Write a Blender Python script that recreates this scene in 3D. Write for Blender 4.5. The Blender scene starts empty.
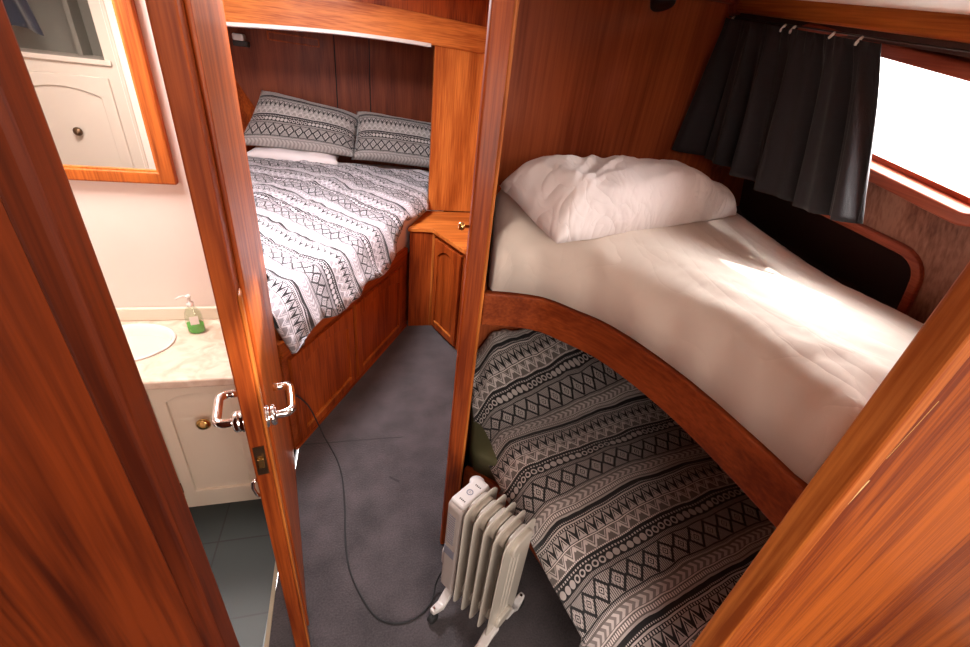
import bpy, bmesh, math, random
from mathutils import Vector, Matrix, noise
from mathutils.geometry import delaunay_2d_cdt
random.seed(7)
SC = bpy.context.scene
COL = SC.collection
PI = math.pi

# ------------------------------------------------------------------ nodes
class X:
    """tiny expression wrapper round shader math nodes"""
    def __init__(s, nt, v): s.nt, s.v = nt, v
    def op(s, o, *a, clamp=False):
        n = s.nt.nodes.new('ShaderNodeMath'); n.operation = o; n.use_clamp = clamp
        for i, q in enumerate((s,) + a):
            q = q.v if isinstance(q, X) else q
            if isinstance(q, (int, float)): n.inputs[i].default_value = q
            else: s.nt.links.new(q, n.inputs[i])
        return X(s.nt, n.outputs[0])
    def __add__(s, o): return s.op('ADD', o)
    def __radd__(s, o): return s.op('ADD', o)
    def __sub__(s, o): return s.op('SUBTRACT', o)
    def __rsub__(s, o): return X(s.nt, o).op('SUBTRACT', s)
    def __mul__(s, o): return s.op('MULTIPLY', o)
    def __rmul__(s, o): return s.op('MULTIPLY', o)
    def __truediv__(s, o): return s.op('DIVIDE', o)
    def abs(s): return s.op('ABSOLUTE')
    def frac(s): return s.op('FRACT')
    def lt(s, o): return s.op('LESS_THAN', o)
    def gt(s, o): return s.op('GREATER_THAN', o)
    def sqrt(s): return s.op('SQRT')
    def floor(s): return s.op('FLOOR')
    def max(s, o): return s.op('MAXIMUM', o)
    def min(s, o): return s.op('MINIMUM', o)

def new_mat(name):
    m = bpy.data.materials.new(name); m.use_nodes = True
    nt = m.node_tree; b = nt.nodes['Principled BSDF']
    return m, nt, b

def setin(b, **k):
    for n, v in k.items():
        n = n.replace('_', ' ')
        if n in b.inputs: b.inputs[n].default_value = v

def plain(name, col, rough=.5, metal=0., bump=0., bscale=60., var=0., coat=0., sheen=0., **kw):
    m, nt, b = new_mat(name)
    setin(b, Base_Color=(*col, 1), Roughness=rough, Metallic=metal, Coat_Weight=coat, Sheen_Weight=sheen, **kw)
    if bump or var:
        tc = nt.nodes.new('ShaderNodeTexCoord')
        nz = nt.nodes.new('ShaderNodeTexNoise'); nz.inputs['Scale'].default_value = bscale
        nz.inputs['Detail'].default_value = 4
        nt.links.new(tc.outputs['Object'], nz.inputs['Vector'])
        if bump:
            bp = nt.nodes.new('ShaderNodeBump'); bp.inputs['Strength'].default_value = bump
            bp.inputs['Distance'].default_value = .003
            nt.links.new(nz.outputs['Fac'], bp.inputs['Height']); nt.links.new(bp.outputs[0], b.inputs['Normal'])
        if var:
            r = nt.nodes.new('ShaderNodeValToRGB')
            r.color_ramp.elements[0].position = .3; r.color_ramp.elements[1].position = .7
            r.color_ramp.elements[0].color = (*[c * (1 - var) for c in col], 1)
            r.color_ramp.elements[1].color = (*[min(1, c * (1 + var)) for c in col], 1)
            nt.links.new(nz.outputs['Fac'], r.inputs[0]); nt.links.new(r.outputs[0], b.inputs['Base Color'])
    return m

def wood(name, dark, light, axis=(0, 0, 1), rough=.46, coat=.06, s=1.0, marks=None, fine=1.0):
    m, nt, b = new_mat(name)
    L = nt.links.new
    tc = nt.nodes.new('ShaderNodeTexCoord')
    a = Vector(axis).normalized()
    dt = nt.nodes.new('ShaderNodeVectorMath'); dt.operation = 'DOT_PRODUCT'
    L(tc.outputs['Object'], dt.inputs[0]); dt.inputs[1].default_value = a
    sc = nt.nodes.new('ShaderNodeVectorMath'); sc.operation = 'SCALE'
    sc.inputs[0].default_value = a; L(dt.outputs['Value'], sc.inputs['Scale'])
    def coords(cross, along):
        v1 = nt.nodes.new('ShaderNodeVectorMath'); v1.operation = 'SCALE'; v1.inputs['Scale'].default_value = cross
        L(tc.outputs['Object'], v1.inputs[0])
        v2 = nt.nodes.new('ShaderNodeVectorMath'); v2.operation = 'SCALE'; v2.inputs['Scale'].default_value = along - cross
        L(sc.outputs[0], v2.inputs[0])
        v3 = nt.nodes.new('ShaderNodeVectorMath'); v3.operation = 'ADD'
        L(v1.outputs[0], v3.inputs[0]); L(v2.outputs[0], v3.inputs[1]); return v3.outputs[0]
    n1 = nt.nodes.new('ShaderNodeTexNoise'); n1.inputs['Scale'].default_value = 1; n1.inputs['Detail'].default_value = 5
    n1.inputs['Distortion'].default_value = .6
    L(coords(16 * s, 1.1 * s), n1.inputs['Vector'])
    n2 = nt.nodes.new('ShaderNodeTexNoise'); n2.inputs['Scale'].default_value = 1; n2.inputs['Detail'].default_value = 3
    L(coords(150 * s * fine, 5 * s), n2.inputs['Vector'])
    n3 = nt.nodes.new('ShaderNodeTexNoise'); n3.inputs['Scale'].default_value = 1; n3.inputs['Detail'].default_value = 1
    L(coords(5 * s, .8 * s), n3.inputs['Vector'])
    f = X(nt, n1.outputs['Fac']) * .55 + X(nt, n2.outputs['Fac']) * .62 + X(nt, n3.outputs['Fac']) * .3 - .18
    # cathedral rings
    rings = (X(nt, n3.outputs['Fac']) * 26).op('SINE') * .06
    f = f + rings
    r = nt.nodes.new('ShaderNodeValToRGB')
    r.color_ramp.elements[0].position = .38; r.color_ramp.elements[0].color = (*dark, 1)
    r.color_ramp.elements[1].position = .72; r.color_ramp.elements[1].color = (*light, 1)
    L(f.v, r.inputs[0])
    out = r.outputs[0]
    if marks:
        sp = nt.nodes.new('ShaderNodeSeparateXYZ'); L(tc.outputs['Object'], sp.inputs[0])
        C = {k: X(nt, sp.outputs[i]) for i, k in enumerate('xyz')}
        for (a0, c0, h0, s0, a1, c1, h1, col) in marks:
            # slanted scratch: a0-coordinate centre c0 half-width h0 with slope s0 along a1
            mk = ((C[a0] - c0 - (C[a1] - c1) * s0).abs().lt(h0)) * ((C[a1] - c1).abs().lt(h1))
            mx = nt.nodes.new('ShaderNodeMix'); mx.data_type = 'RGBA'
            L(mk.v, mx.inputs['Factor']); L(out, mx.inputs['A']); mx.inputs['B'].default_value = (*col, 1)
            out = mx.outputs['Result']
    L(out, b.inputs['Base Color'])
    setin(b, Roughness=rough, Coat_Weight=coat, Coat_Roughness=.15, Specular_IOR_Level=.20)
    bp = nt.nodes.new('ShaderNodeBump'); bp.inputs['Strength'].default_value = .12; bp.inputs['Distance'].default_value = .001
    L(n2.outputs['Fac'], bp.inputs['Height']); L(bp.outputs[0], b.inputs['Normal'])
    return m

def tribal(name, period=.33, cell=.045, white=(.72, .68, .68), black=(.012, .011, .013), mid=(.16, .145, .145), inv=1.0):
    """printed woven-style bands; v runs across the bands, u along them (metres, from the UV layer)"""
    m, nt, b = new_mat(name); L = nt.links.new
    uv = nt.nodes.new('ShaderNodeUVMap'); uv.uv_map = 'UVMap'
    sp = nt.nodes.new('ShaderNodeSeparateXYZ'); L(uv.outputs[0], sp.inputs[0])
    u = X(nt, sp.outputs[0]); v = X(nt, sp.outputs[1])
    q = (v / period).frac()
    def band(a, c): return q.gt(a) * q.lt(c)
    def loc(a, c): return (q - a) / (c - a)
    def tri(w, ph=0.): return ((u / w + ph).frac() * 2 - 1).abs()      # 1 at cell edge, 0 in the middle
    terms = []
    def add(a, c, e): terms.append(band(a, c) * e)
    dots = lambda w, d: tri(w).lt(d)
    # q=0: thick black line (nothing added)
    add(.045, .060, X(nt, u.v) * 0 + 1)
    add(.022, .034, dots(.008, .55)); add(.966, .984, X(nt, u.v) * 0 + .9)
    add(.065, .085, dots(.010, .5))
    l = loc(.09, .215); t = tri(cell * .72)
    add(.09, .215, l.gt(t * 1.1) * (1 - l.gt(t * 1.1 + .22) * l.lt(.84) * (1 - l.gt(t * 1.1 + .42))))     # nested triangles
    add(.090, .150, (l.lt(t * .6 - .12)) * .8)
    add(.222, .232, X(nt, u.v) * 0 + .9)
    l = loc(.24, .345); t = tri(cell * .9)
    add(.24, .345, (((l - t).abs().lt(.16)).max(((l - t + .42).abs().lt(.07)))).max((((l - .3) * (l - .3) + (t * .9) * (t * .9)).lt(.035))) * .75)
    add(.35, .365, dots(.008, .6))
    add(.395, .412, dots(.012, .5))
    l = loc(.425, .500); t = tri(.028)
    big = ((u / .31).frac()).gt(.42)
    disc = (((l - .5) * 1.0) * ((l - .5)) + (t * .5) * (t * .5)).sqrt()
    add(.425, .500, disc.lt(.44) * (big.max(disc.gt(.24))) * .95)
    add(.510, .545, dots(.0065, .55) * .8)
    # diamonds
    l = loc(.555, .770); t = tri(cell * 1.25)
    d = (l * 2 - 1).abs() + t
    ring0 = d.gt(.10) * d.lt(.24); ring1 = d.gt(.36) * d.lt(.72) * (dots(.007, .72).max(d.lt(.50)))
    outer = d.gt(1.06) * dots(.0065, .62)
    add(.555, .770, ring0 + ring1 * .95 + outer * .9)
    add(.780, .812, dots(.0065, .55) * .8)
    l = loc(.830, .900); t = (u / .026 + l.op('SUBTRACT', .5).abs() * 1.1).frac()
    add(.830, .900, t.lt(.5) * .55 + .12)
    add(.905, .915, X(nt, u.v) * 0 + .8)
    add(.925, .955, dots(.009, .55) * .9)
    f = terms[0]
    for e in terms[1:]: f = f + e
    f = f.op('MINIMUM', 1.0)
    lum = f
    # ground tone of the woven bands between motifs
    ground = (q.gt(.222) * q.lt(.366)).max(q.gt(.80) * q.lt(.965))
    ramp = nt.nodes.new('ShaderNodeValToRGB')
    ramp.color_ramp.elements[0].position = 0; ramp.color_ramp.elements[0].color = (*black, 1)
    ramp.color_ramp.elements[1].position = 1; ramp.color_ramp.elements[1].color = (*white, 1)
    e = ramp.color_ramp.elements.new(.3); e.color = (*mid, 1)
    g = (lum * (1 - .3 * inv) + ground * .3 * inv)
    L(g.v, ramp.inputs[0]); L(ramp.outputs[0], b.inputs['Base Color'])
    setin(b, Roughness=.9, Sheen_Weight=.25)
    nz = nt.nodes.new('ShaderNodeTexNoise'); nz.inputs['Scale'].default_value = 28; nz.inputs['Detail'].default_value = 5
    tc = nt.nodes.new('ShaderNodeTexCoord'); L(tc.outputs['Object'], nz.inputs['Vector'])
    bp = nt.nodes.new('ShaderNodeBump'); bp.inputs['Strength'].default_value = .5; bp.inputs['Distance'].default_value = .012
    L(nz.outputs['Fac'], bp.inputs['Height']); L(bp.outputs[0], b.inputs['Normal'])
    return m

def carpet_mat():
    m, nt, b = new_mat('carpet'); L = nt.links.new
    tc = nt.nodes.new('ShaderNodeTexCoord')
    n1 = nt.nodes.new('ShaderNodeTexNoise'); n1.inputs['Scale'].default_value = 7; n1.inputs['Detail'].default_value = 4
    n2 = nt.nodes.new('ShaderNodeTexNoise'); n2.inputs['Scale'].default_value = 160; n2.inputs['Detail'].default_value = 3
    L(tc.outputs['Object'], n1.inputs['Vector']); L(tc.outputs['Object'], n2.inputs['Vector'])
    f = X(nt, n1.outputs['Fac']) * .55 + X(nt, n2.outputs['Fac']) * .45
    r = nt.nodes.new('ShaderNodeValToRGB')
    r.color_ramp.elements[0].position = .35; r.color_ramp.elements[0].color = (.022, .018, .020, 1)
    r.color_ramp.elements[1].position = .68; r.color_ramp.elements[1].color = (.080, .063, .068, 1)
    L(f.v, r.inputs[0])
    sp = nt.nodes.new('ShaderNodeSeparateXYZ'); L(tc.outputs['Object'], sp.inputs[0])
    x, y = X(nt, sp.outputs[0]), X(nt, sp.outputs[1])
    wob = (X(nt, n1.outputs['Fac']) - .5) * .01
    seam = ((y - 1.668 + x * .02 + wob).abs().lt(.0038)) * x.lt(.14)
    smudge = ((y - 1.405 + (x - .08) * .8).abs().lt(.006)) * ((x - .085).abs().lt(.022))
    mk = seam.max(smudge) * .75
    mx = nt.nodes.new('ShaderNodeMix'); mx.data_type = 'RGBA'
    L(mk.v, mx.inputs['Factor']); L(r.outputs[0], mx.inputs['A']); mx.inputs['B'].default_value = (.008, .007, .008, 1)
    L(mx.outputs['Result'], b.inputs['Base Color'])
    setin(b, Roughness=.95, Sheen_Weight=.4)
    bp = nt.nodes.new('ShaderNodeBump'); bp.inputs['Strength'].default_value = .6; bp.inputs['Distance'].default_value = .004
    L(n2.outputs['Fac'], bp.inputs['Height']); L(bp.outputs[0], b.inputs['Normal'])
    return m

def tile_mat():
    m, nt, b = new_mat('teal_floor_tile'); L = nt.links.new
    tc = nt.nodes.new('ShaderNodeTexCoord')
    br = nt.nodes.new('ShaderNodeTexBrick'); br.offset = 0; br.inputs['Scale'].default_value = 1
    br.inputs['Brick Width'].default_value = .3; br.inputs['Row Height'].default_value = .3
    br.inputs['Mortar Size'].default_value = .003
    br.inputs['Color1'].default_value = (.016, .026, .026, 1); br.inputs['Color2'].default_value = (.022, .033, .033, 1)
    br.inputs['Mortar'].default_value = (.006, .008, .008, 1)
    L(tc.outputs['Object'], br.inputs['Vector']); L(br.outputs['Color'], b.inputs['Base Color'])
    setin(b, Roughness=.45)
    return m

def marble_mat():
    m, nt, b = new_mat('pink_cream_marble'); L = nt.links.new
    tc = nt.nodes.new('ShaderNodeTexCoord')
    n1 = nt.nodes.new('ShaderNodeTexNoise'); n1.inputs['Scale'].default_value = 14; n1.inputs['Detail'].default_value = 8
    n1.inputs['Distortion'].default_value = 1.2
    L(tc.outputs['Object'], n1.inputs['Vector'])
    r = nt.nodes.new('ShaderNodeValToRGB')
    r.color_ramp.elements[0].position = .35; r.color_ramp.elements[0].color = (.62, .47, .36, 1)
    r.color_ramp.elements[1].position = .6; r.color_ramp.elements[1].color = (.78, .66, .55, 1)
    L(n1.outputs['Fac'], r.inputs[0]); L(r.outputs[0], b.inputs['Base Color']); setin(b, Roughness=.25)
    return m

def clear_mat(name, tint=(1, 1, 1), gl=.06):
    m = bpy.data.materials.new(name); m.use_nodes = True; nt = m.node_tree
    nt.nodes.clear(); o = nt.nodes.new('ShaderNodeOutputMaterial')
    t = nt.nodes.new('ShaderNodeBsdfTransparent'); t.inputs[0].default_value = (*tint, 1)
    g = nt.nodes.new('ShaderNodeBsdfGlossy'); g.inputs['Roughness'].default_value = .05
    mx = nt.nodes.new('ShaderNodeMixShader'); mx.inputs[0].default_value = gl
    nt.links.new(t.outputs[0], mx.inputs[1]); nt.links.new(g.outputs[0], mx.inputs[2]); nt.links.new(mx.outputs[0], o.inputs[0])
    return m

def creased(name, col, scale, strength, dist, stretch):
    """soft cloth whose sharp little creases come from folded noise"""
    m, nt, b = new_mat(name); L = nt.links.new
    setin(b, Base_Color=(*col, 1), Roughness=.88, Sheen_Weight=.25)
    tc = nt.nodes.new('ShaderNodeTexCoord')
    mp = nt.nodes.new('ShaderNodeMapping'); mp.inputs['Rotation'].default_value = (0, 0, -.7); mp.inputs['Scale'].default_value = stretch
    L(tc.outputs['Object'], mp.inputs['Vector'])
    h = None
    for sc, w, ds in ((scale, 1., 1.4), (scale * 2.3, .45, .8)):
        n = nt.nodes.new('ShaderNodeTexNoise'); n.inputs['Scale'].default_value = sc; n.inputs['Detail'].default_value = 1.5
        n.inputs['Distortion'].default_value = ds; L(mp.outputs[0], n.inputs['Vector'])
        e = ((X(nt, n.outputs['Fac']) - .5).abs() * 4).op('MINIMUM', 1.0).sqrt() * w
        h = e if h is None else h + e
    bp = nt.nodes.new('ShaderNodeBump'); bp.inputs['Strength'].default_value = strength; bp.inputs['Distance'].default_value = dist
    L(h.v, bp.inputs['Height']); L(bp.outputs[0], b.inputs['Normal'])
    return m

# teak / mahogany tones
D1, L1 = (.16, .022, .003), (.42, .082, .012)       # varnished orange-red
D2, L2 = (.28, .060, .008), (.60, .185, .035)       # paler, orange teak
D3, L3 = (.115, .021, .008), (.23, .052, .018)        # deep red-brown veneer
SCR = [('x', -.7625, .0018, .095, 'z', 1.231, .036, (.66, .46, .20)), ('x', -.7560, .0008, .095, 'z', 1.36, .05, (.50, .28, .09))]
M = dict(
    wood_z=wood('teak_upright', D1, L1),
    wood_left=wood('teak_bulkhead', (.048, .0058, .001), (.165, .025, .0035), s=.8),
    wood_right=wood('teak_bulkhead_orange', (.14, .020, .002), (.42, .095, .010), s=.9, fine=1.5, marks=SCR, coat=.04, rough=.5),
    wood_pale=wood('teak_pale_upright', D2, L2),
    wood_mid=wood('teak_door_face', (.20, .036, .005), (.50, .125, .02)),
    wood_x=wood('teak_crosswise', D2, L2, axis=(1, .05, 0)),
    wood_xy=wood('teak_slant', D1, L1, axis=(.48, .877, 0)),
    wood_y=wood('teak_lengthwise', (.26, .055, .008), (.58, .17, .03), axis=(0, 1, .1)),
    wood_rail=wood('teak_rail', (.17, .027, .006), (.34, .068, .015), axis=(.45, -.9, 0)),
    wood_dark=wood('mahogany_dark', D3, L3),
    wood_bulk=wood('mahogany_bulkhead', (.25, .048, .016), (.46, .108, .036), rough=.34, s=.7, coat=.3),
    wood_worn=wood('worn_lining', (.13, .040, .022), (.30, .13, .085), axis=(0, .1, 1), rough=.6, coat=.05),
    wood_red=wood('red_trim', (.20, .035, .018), (.38, .085, .04), axis=(0, 1, .1)),
    carpet=carpet_mat(), tile=tile_mat(), marble=marble_mat(),
    strip=plain('worn_beige_strip', (.30, .24, .16), .6),
    white_wall=plain('cream_wall', (.82, .70, .64), .45, var=.02, bscale=5),
    ceil=plain('cream_ceiling', (.82, .76, .70), .6, bump=.05),
    ivory=plain('ivory_paint', (.80, .71, .58), .38, coat=.2),
    white_lining=plain('white_lining', (.58, .55, .52), .5),
    porcelain=plain('white_porcelain', (.88, .84, .80), .12, coat=.6),
    sheet=creased('cream_sheet', (.80, .70, .61), 4.0, .10, .02, (1.0, .35, .6)),
    locker=plain('shaded_ivory_paint', (.60, .53, .455), .38, coat=.2),  # ivory darkened: weaker light on the mirrored cabinet put into its colour
    pillowcase=creased('white_pillowcase', (.84, .75, .73), 7.5, .26, .02, (1.0, .5, .7)),
    mattress=plain('white_mattress', (.80, .74, .74), .9, bump=.2, bscale=200),
    green=plain('green_vinyl', (.095, .090, .042), .5, bump=.1, bscale=90),
    curtain=plain('charcoal_cloth', (.019, .016, .020), .85, bump=.3, bscale=400, sheen=.12),
    navy=plain('navy_towelling', (.022, .024, .038), .95, bump=.6, bscale=220, sheen=.4),
    chrome=plain('polished_chrome', (.86, .85, .84), .08, metal=1),
    brass=plain('brass', (.62, .40, .14), .25, metal=1),
    bronze=plain('aged_bronze', (.16, .10, .06), .4, metal=1),
    black=plain('black_plastic', (.010, .010, .011), .4),
    rubber=plain('black_rubber', (.012, .012, .013), .7),
    cream=plain('cream_enamel', (.50, .45, .385), .30, coat=.4),
    plastic=plain('pale_grey_plastic', (.62, .58, .56), .38),
    plastic_side=plain('warm_grey_plastic', (.44, .38, .35), .45),
    slate=plain('blue_grey_print', (.22, .22, .27), .5),
    grout=plain('dark_gap', (.006, .005, .005), .9),
    dark=plain('dark_locker_lining', (.055, .024, .020), .8),
    recess=plain('olive_grey_lining', (.20, .185, .155), .7),
    mirror=plain('silvered_glass', (.90, .91, .90), .01, metal=1),
    duvet=tribal('monochrome_band_print', .385, .052, white=(.80, .77, .82), mid=(.30, .28, .31), black=(.012, .011, .014)),
    duvet2=tribal('dark_monochrome_band_print', .335, .052, white=(.80, .72, .68), mid=(.16, .135, .125), black=(.008, .007, .008)),
    cushion=tribal('grey_band_print', .38, .05, white=(.60, .57, .54), mid=(.28, .26, .25), black=(.015, .014, .015)),
    glass=clear_mat('window_glass', (.97, .98, .97)),
    clear=clear_mat('clear_plastic', (.90, .93, .88), .12),
    soap=plain('green_liquid_soap', (.10, .62, .06), .15, Transmission_Weight=.35),
    lamp_glow=plain('frosted_lens', (.8, .8, .78), .4),
)

# ------------------------------------------------------------------ objects
def tag(o, label=None, cat=None, group=None, kind=None):
    if label: o['label'] = label
    if cat: o['category'] = cat
    if group: o['group'] = group
    if kind: o['kind'] = kind
    return o

def empty(name, loc, label=None, cat=None, rz=0., group=None, kind=None):
    o = bpy.data.objects.new(name, None); COL.objects.link(o)
    o.empty_display_size = .05
    o.location = loc; o.rotation_euler = (0, 0, rz)
    return tag(o, label, cat, group, kind)

def obj(name, bm, mat, parent=None, smooth=False, bevel=0., local=False, sub=0, solid=0., seg=2, loc=None):
    """one mesh object; the bmesh is in world coordinates unless local=True"""
    off = Vector((0, 0, 0))
    if not local:
        p = parent
        while p is not None: off += p.location; p = p.parent
        if parent is None:
            if loc is None:
                vs = [v.co for v in bm.verts]
                loc = Vector((sum(v.x for v in vs) / len(vs), sum(v.y for v in vs) / len(vs), min(v.z for v in vs)))
            off = Vector(loc)
        for v in bm.verts: v.co -= off
    bmesh.ops.recalc_face_normals(bm, faces=bm.faces) if not bm.get('keep') else None
    me = bpy.data.meshes.new(name); bm.bm.to_mesh(me); bm.bm.free()
    me.materials.append(M[mat] if isinstance(mat, str) else mat)
    o = bpy.data.objects.new(name, me); COL.objects.link(o)
    if parent is not None: o.parent = parent
    elif not local: o.location = off
    if smooth:
        for p in me.polygons: p.use_smooth = True
    if bevel:
        md = o.modifiers.new('bevel', 'BEVEL'); md.width = bevel; md.segments = seg; md.limit_method = 'ANGLE'; md.angle_limit = .6
    if solid:
        md = o.modifiers.new('solid', 'SOLIDIFY'); md.thickness = solid; md.offset = -1
    if sub:
        md = o.modifiers.new('sub', 'SUBSURF'); md.levels = sub; md.render_levels = sub
    return o

class B:
    """bmesh with shape helpers"""
    def __init__(s): s.bm = bmesh.new(); s.keep = False
    def get(s, k): return getattr(s, k, None)
    @property
    def verts(s): return s.bm.verts
    @property
    def faces(s): return s.bm.faces
    def box(s, x0, x1, y0, y1, z0, z1):
        P = [Vector((x, y, z)) for z in (z0, z1) for y in (y0, y1) for x in (x0, x1)]
        return s.hexa(P)
    def hexa(s, P):
        v = [s.bm.verts.new(p) for p in P]
        for f in ((0, 1, 3, 2), (4, 5, 7, 6), (0, 1, 5, 4), (2, 3, 7, 6), (0, 2, 6, 4), (1, 3, 7, 5)):
            s.bm.faces.new([v[i] for i in f])
        return s
    def obox(s, o, ax, ay, x0, x1, y0, y1, z0, z1):
        o = Vector(o); ax = Vector(ax).normalized(); ay = Vector(ay).normalized(); az = Vector((0, 0, 1))
        return s.hexa([o + ax * x + ay * y + az * z for z in (z0, z1) for y in (y0, y1) for x in (x0, x1)])
    def prism(s, pts, fn0, fn1):
        """pts 2D closed polygon; fn0/fn1 map (a,b)->3D for the two caps"""
        a = [s.bm.verts.new(fn0(*p)) for p in pts]; b = [s.bm.verts.new(fn1(*p)) for p in pts]
        n = len(pts)
        for i in range(n): s.bm.faces.new((a[i], a[(i + 1) % n], b[(i + 1) % n], b[i]))
        s.bm.faces.new(a[::-1]); s.bm.faces.new(b)
        return s
    def plate(s, outer, holes, fn0, fn1):
        """flat panel with holes (triangulated), fn0/fn1 as prism"""
        pts, faces = tri2d(outer, holes)
        a = [s.bm.verts.new(fn0(*p)) for p in pts]; b = [s.bm.verts.new(fn1(*p)) for p in pts]
        cnt = {}
        for f in faces:
            s.bm.faces.new([a[i] for i in f[::-1]]); s.bm.faces.new([b[i] for i in f])
            for i in range(3):
                e = (f[i], f[(i + 1) % 3]); cnt[e] = cnt.get(e, 0) + 1
        for (i, j) in list(cnt):
            if (j, i) not in cnt: s.bm.faces.new((a[i], a[j], b[j], b[i]))
        for v in [v for v in s.bm.verts if not v.link_faces]: s.bm.verts.remove(v)
        return s
    def tube(s, path, r, seg=10, cap=True, closed=False):
        path = [Vector(p) for p in path]; n = len(path); rings = []
        up = Vector((0, 0, 1)); prev = None
        for i, p in enumerate(path):
            if closed: t = path[(i + 1) % n] - path[i - 1]
            else: t = path[min(i + 1, n - 1)] - path[max(i - 1, 0)]
            t.normalize()
            if prev is None:
                a = t.cross(up)
                if a.length < .01: a = t.cross(Vector((1, 0, 0)))
                a.normalize()
            else:
                a = prev - t * prev.dot(t); a.normalize()
            prev = a; c = t.cross(a)
            rr = r(i / (n - 1)) if callable(r) else r
            rings.append([s.bm.verts.new(p + (a * math.cos(2 * PI * k / seg) + c * math.sin(2 * PI * k / seg)) * rr) for k in range(seg)])
        m = n if closed else n - 1
        for i in range(m):
            A, Bq = rings[i], rings[(i + 1) % n]
            for k in range(seg): s.bm.faces.new((A[k], A[(k + 1) % seg], Bq[(k + 1) % seg], Bq[k]))
        if cap and not closed: s.bm.faces.new(rings[0][::-1]); s.bm.faces.new(rings[-1])
        return s
    def lathe(s, prof, c=(0, 0, 0), axis=(0, 0, 1), seg=24, sx=1., sy=1., cap=True):
        az = Vector(axis).normalized(); ax = az.orthogonal().normalized() if abs(az.z) < .99 else Vector((1, 0, 0)); ay = az.cross(ax)
        c = Vector(c); rings = []
        for r, h in prof:
            rings.append([s.bm.verts.new(c + az * h + ax * r * sx * math.cos(2 * PI * k / seg) + ay * r * sy * math.sin(2 * PI * k / seg)) for k in range(seg)])
        for i in range(len(prof) - 1):
            for k in range(seg): s.bm.faces.new((rings[i][k], rings[i][(k + 1) % seg], rings[i + 1][(k + 1) % seg], rings[i + 1][k]))
        if cap: s.bm.faces.new(rings[0][::-1]); s.bm.faces.new(rings[-1])
        return s

_recalc = bmesh.ops.recalc_face_normals
class _R:  # let obj() call recalc on the wrapper
    pass
def obj_recalc(b): _recalc(b.bm, faces=b.bm.faces)

def inside(p, poly):
    x, y = p; c = False; n = len(poly)
    for i in range(n):
        x1, y1 = poly[i]; x2, y2 = poly[(i + 1) % n]
        if (y1 > y) != (y2 > y) and x < (x2 - x1) * (y - y1) / (y2 - y1) + x1: c = not c
    return c

def tri2d(outer, holes, extra=()):
    pts = [Vector(p) for p in outer]; edges = [(i, (i + 1) % len(outer)) for i in range(len(outer))]
    for h in holes:
        o = len(pts); pts += [Vector(p) for p in h]; edges += [(o + i, o + (i + 1) % len(h)) for i in range(len(h))]
    pts += [Vector(p) for p in extra]
    r = delaunay_2d_cdt(pts, edges, [], 0, 1e-6)
    out = []
    for f in r[2]:
        c = sum((r[0][i] for i in f), Vector((0, 0))) / len(f)
        if inside(c, outer) and not any(inside(c, h) for h in holes):
            f = list(f); a, b, d = (r[0][i] for i in f[:3])
            if (b - a).cross(d - a) < 0: f = f[::-1]
            out.append(f)
    return [tuple(p) for p in r[0]], out

def resample(poly, res):
    out = []
    n = len(poly)
    for i in range(n):
        a = Vector(poly[i]); b = Vector(poly[(i + 1) % n]); k = max(1, round((b - a).length / res))
        out += [tuple(a.lerp(b, j / k)) for j in range(k)]
    return out

def smooth_closed(poly, it=2):
    for _ in range(it):
        q = []
        for i in range(len(poly)):
            a = Vector(poly[i]); b = Vector(poly[(i + 1) % len(poly)])
            q += [tuple(a * .75 + b * .25), tuple(a * .25 + b * .75)]
        poly = q
    return poly

def segdist(p, segs):
    best = 9.
    px, py = p
    for (ax, ay, bx, by) in segs:
        dx, dy = bx - ax, by - ay; l = dx * dx + dy * dy
        t = 0 if l == 0 else max(0, min(1, ((px - ax) * dx + (py - ay) * dy) / l))
        d = math.hypot(px - ax - t * dx, py - ay - t * dy)
        if d < best: best = d
    return best

def segs_of(poly, closed=True):
    n = len(poly)
    return [(*poly[i], *poly[(i + 1) % n]) for i in range(n if closed else n - 1)]

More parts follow.
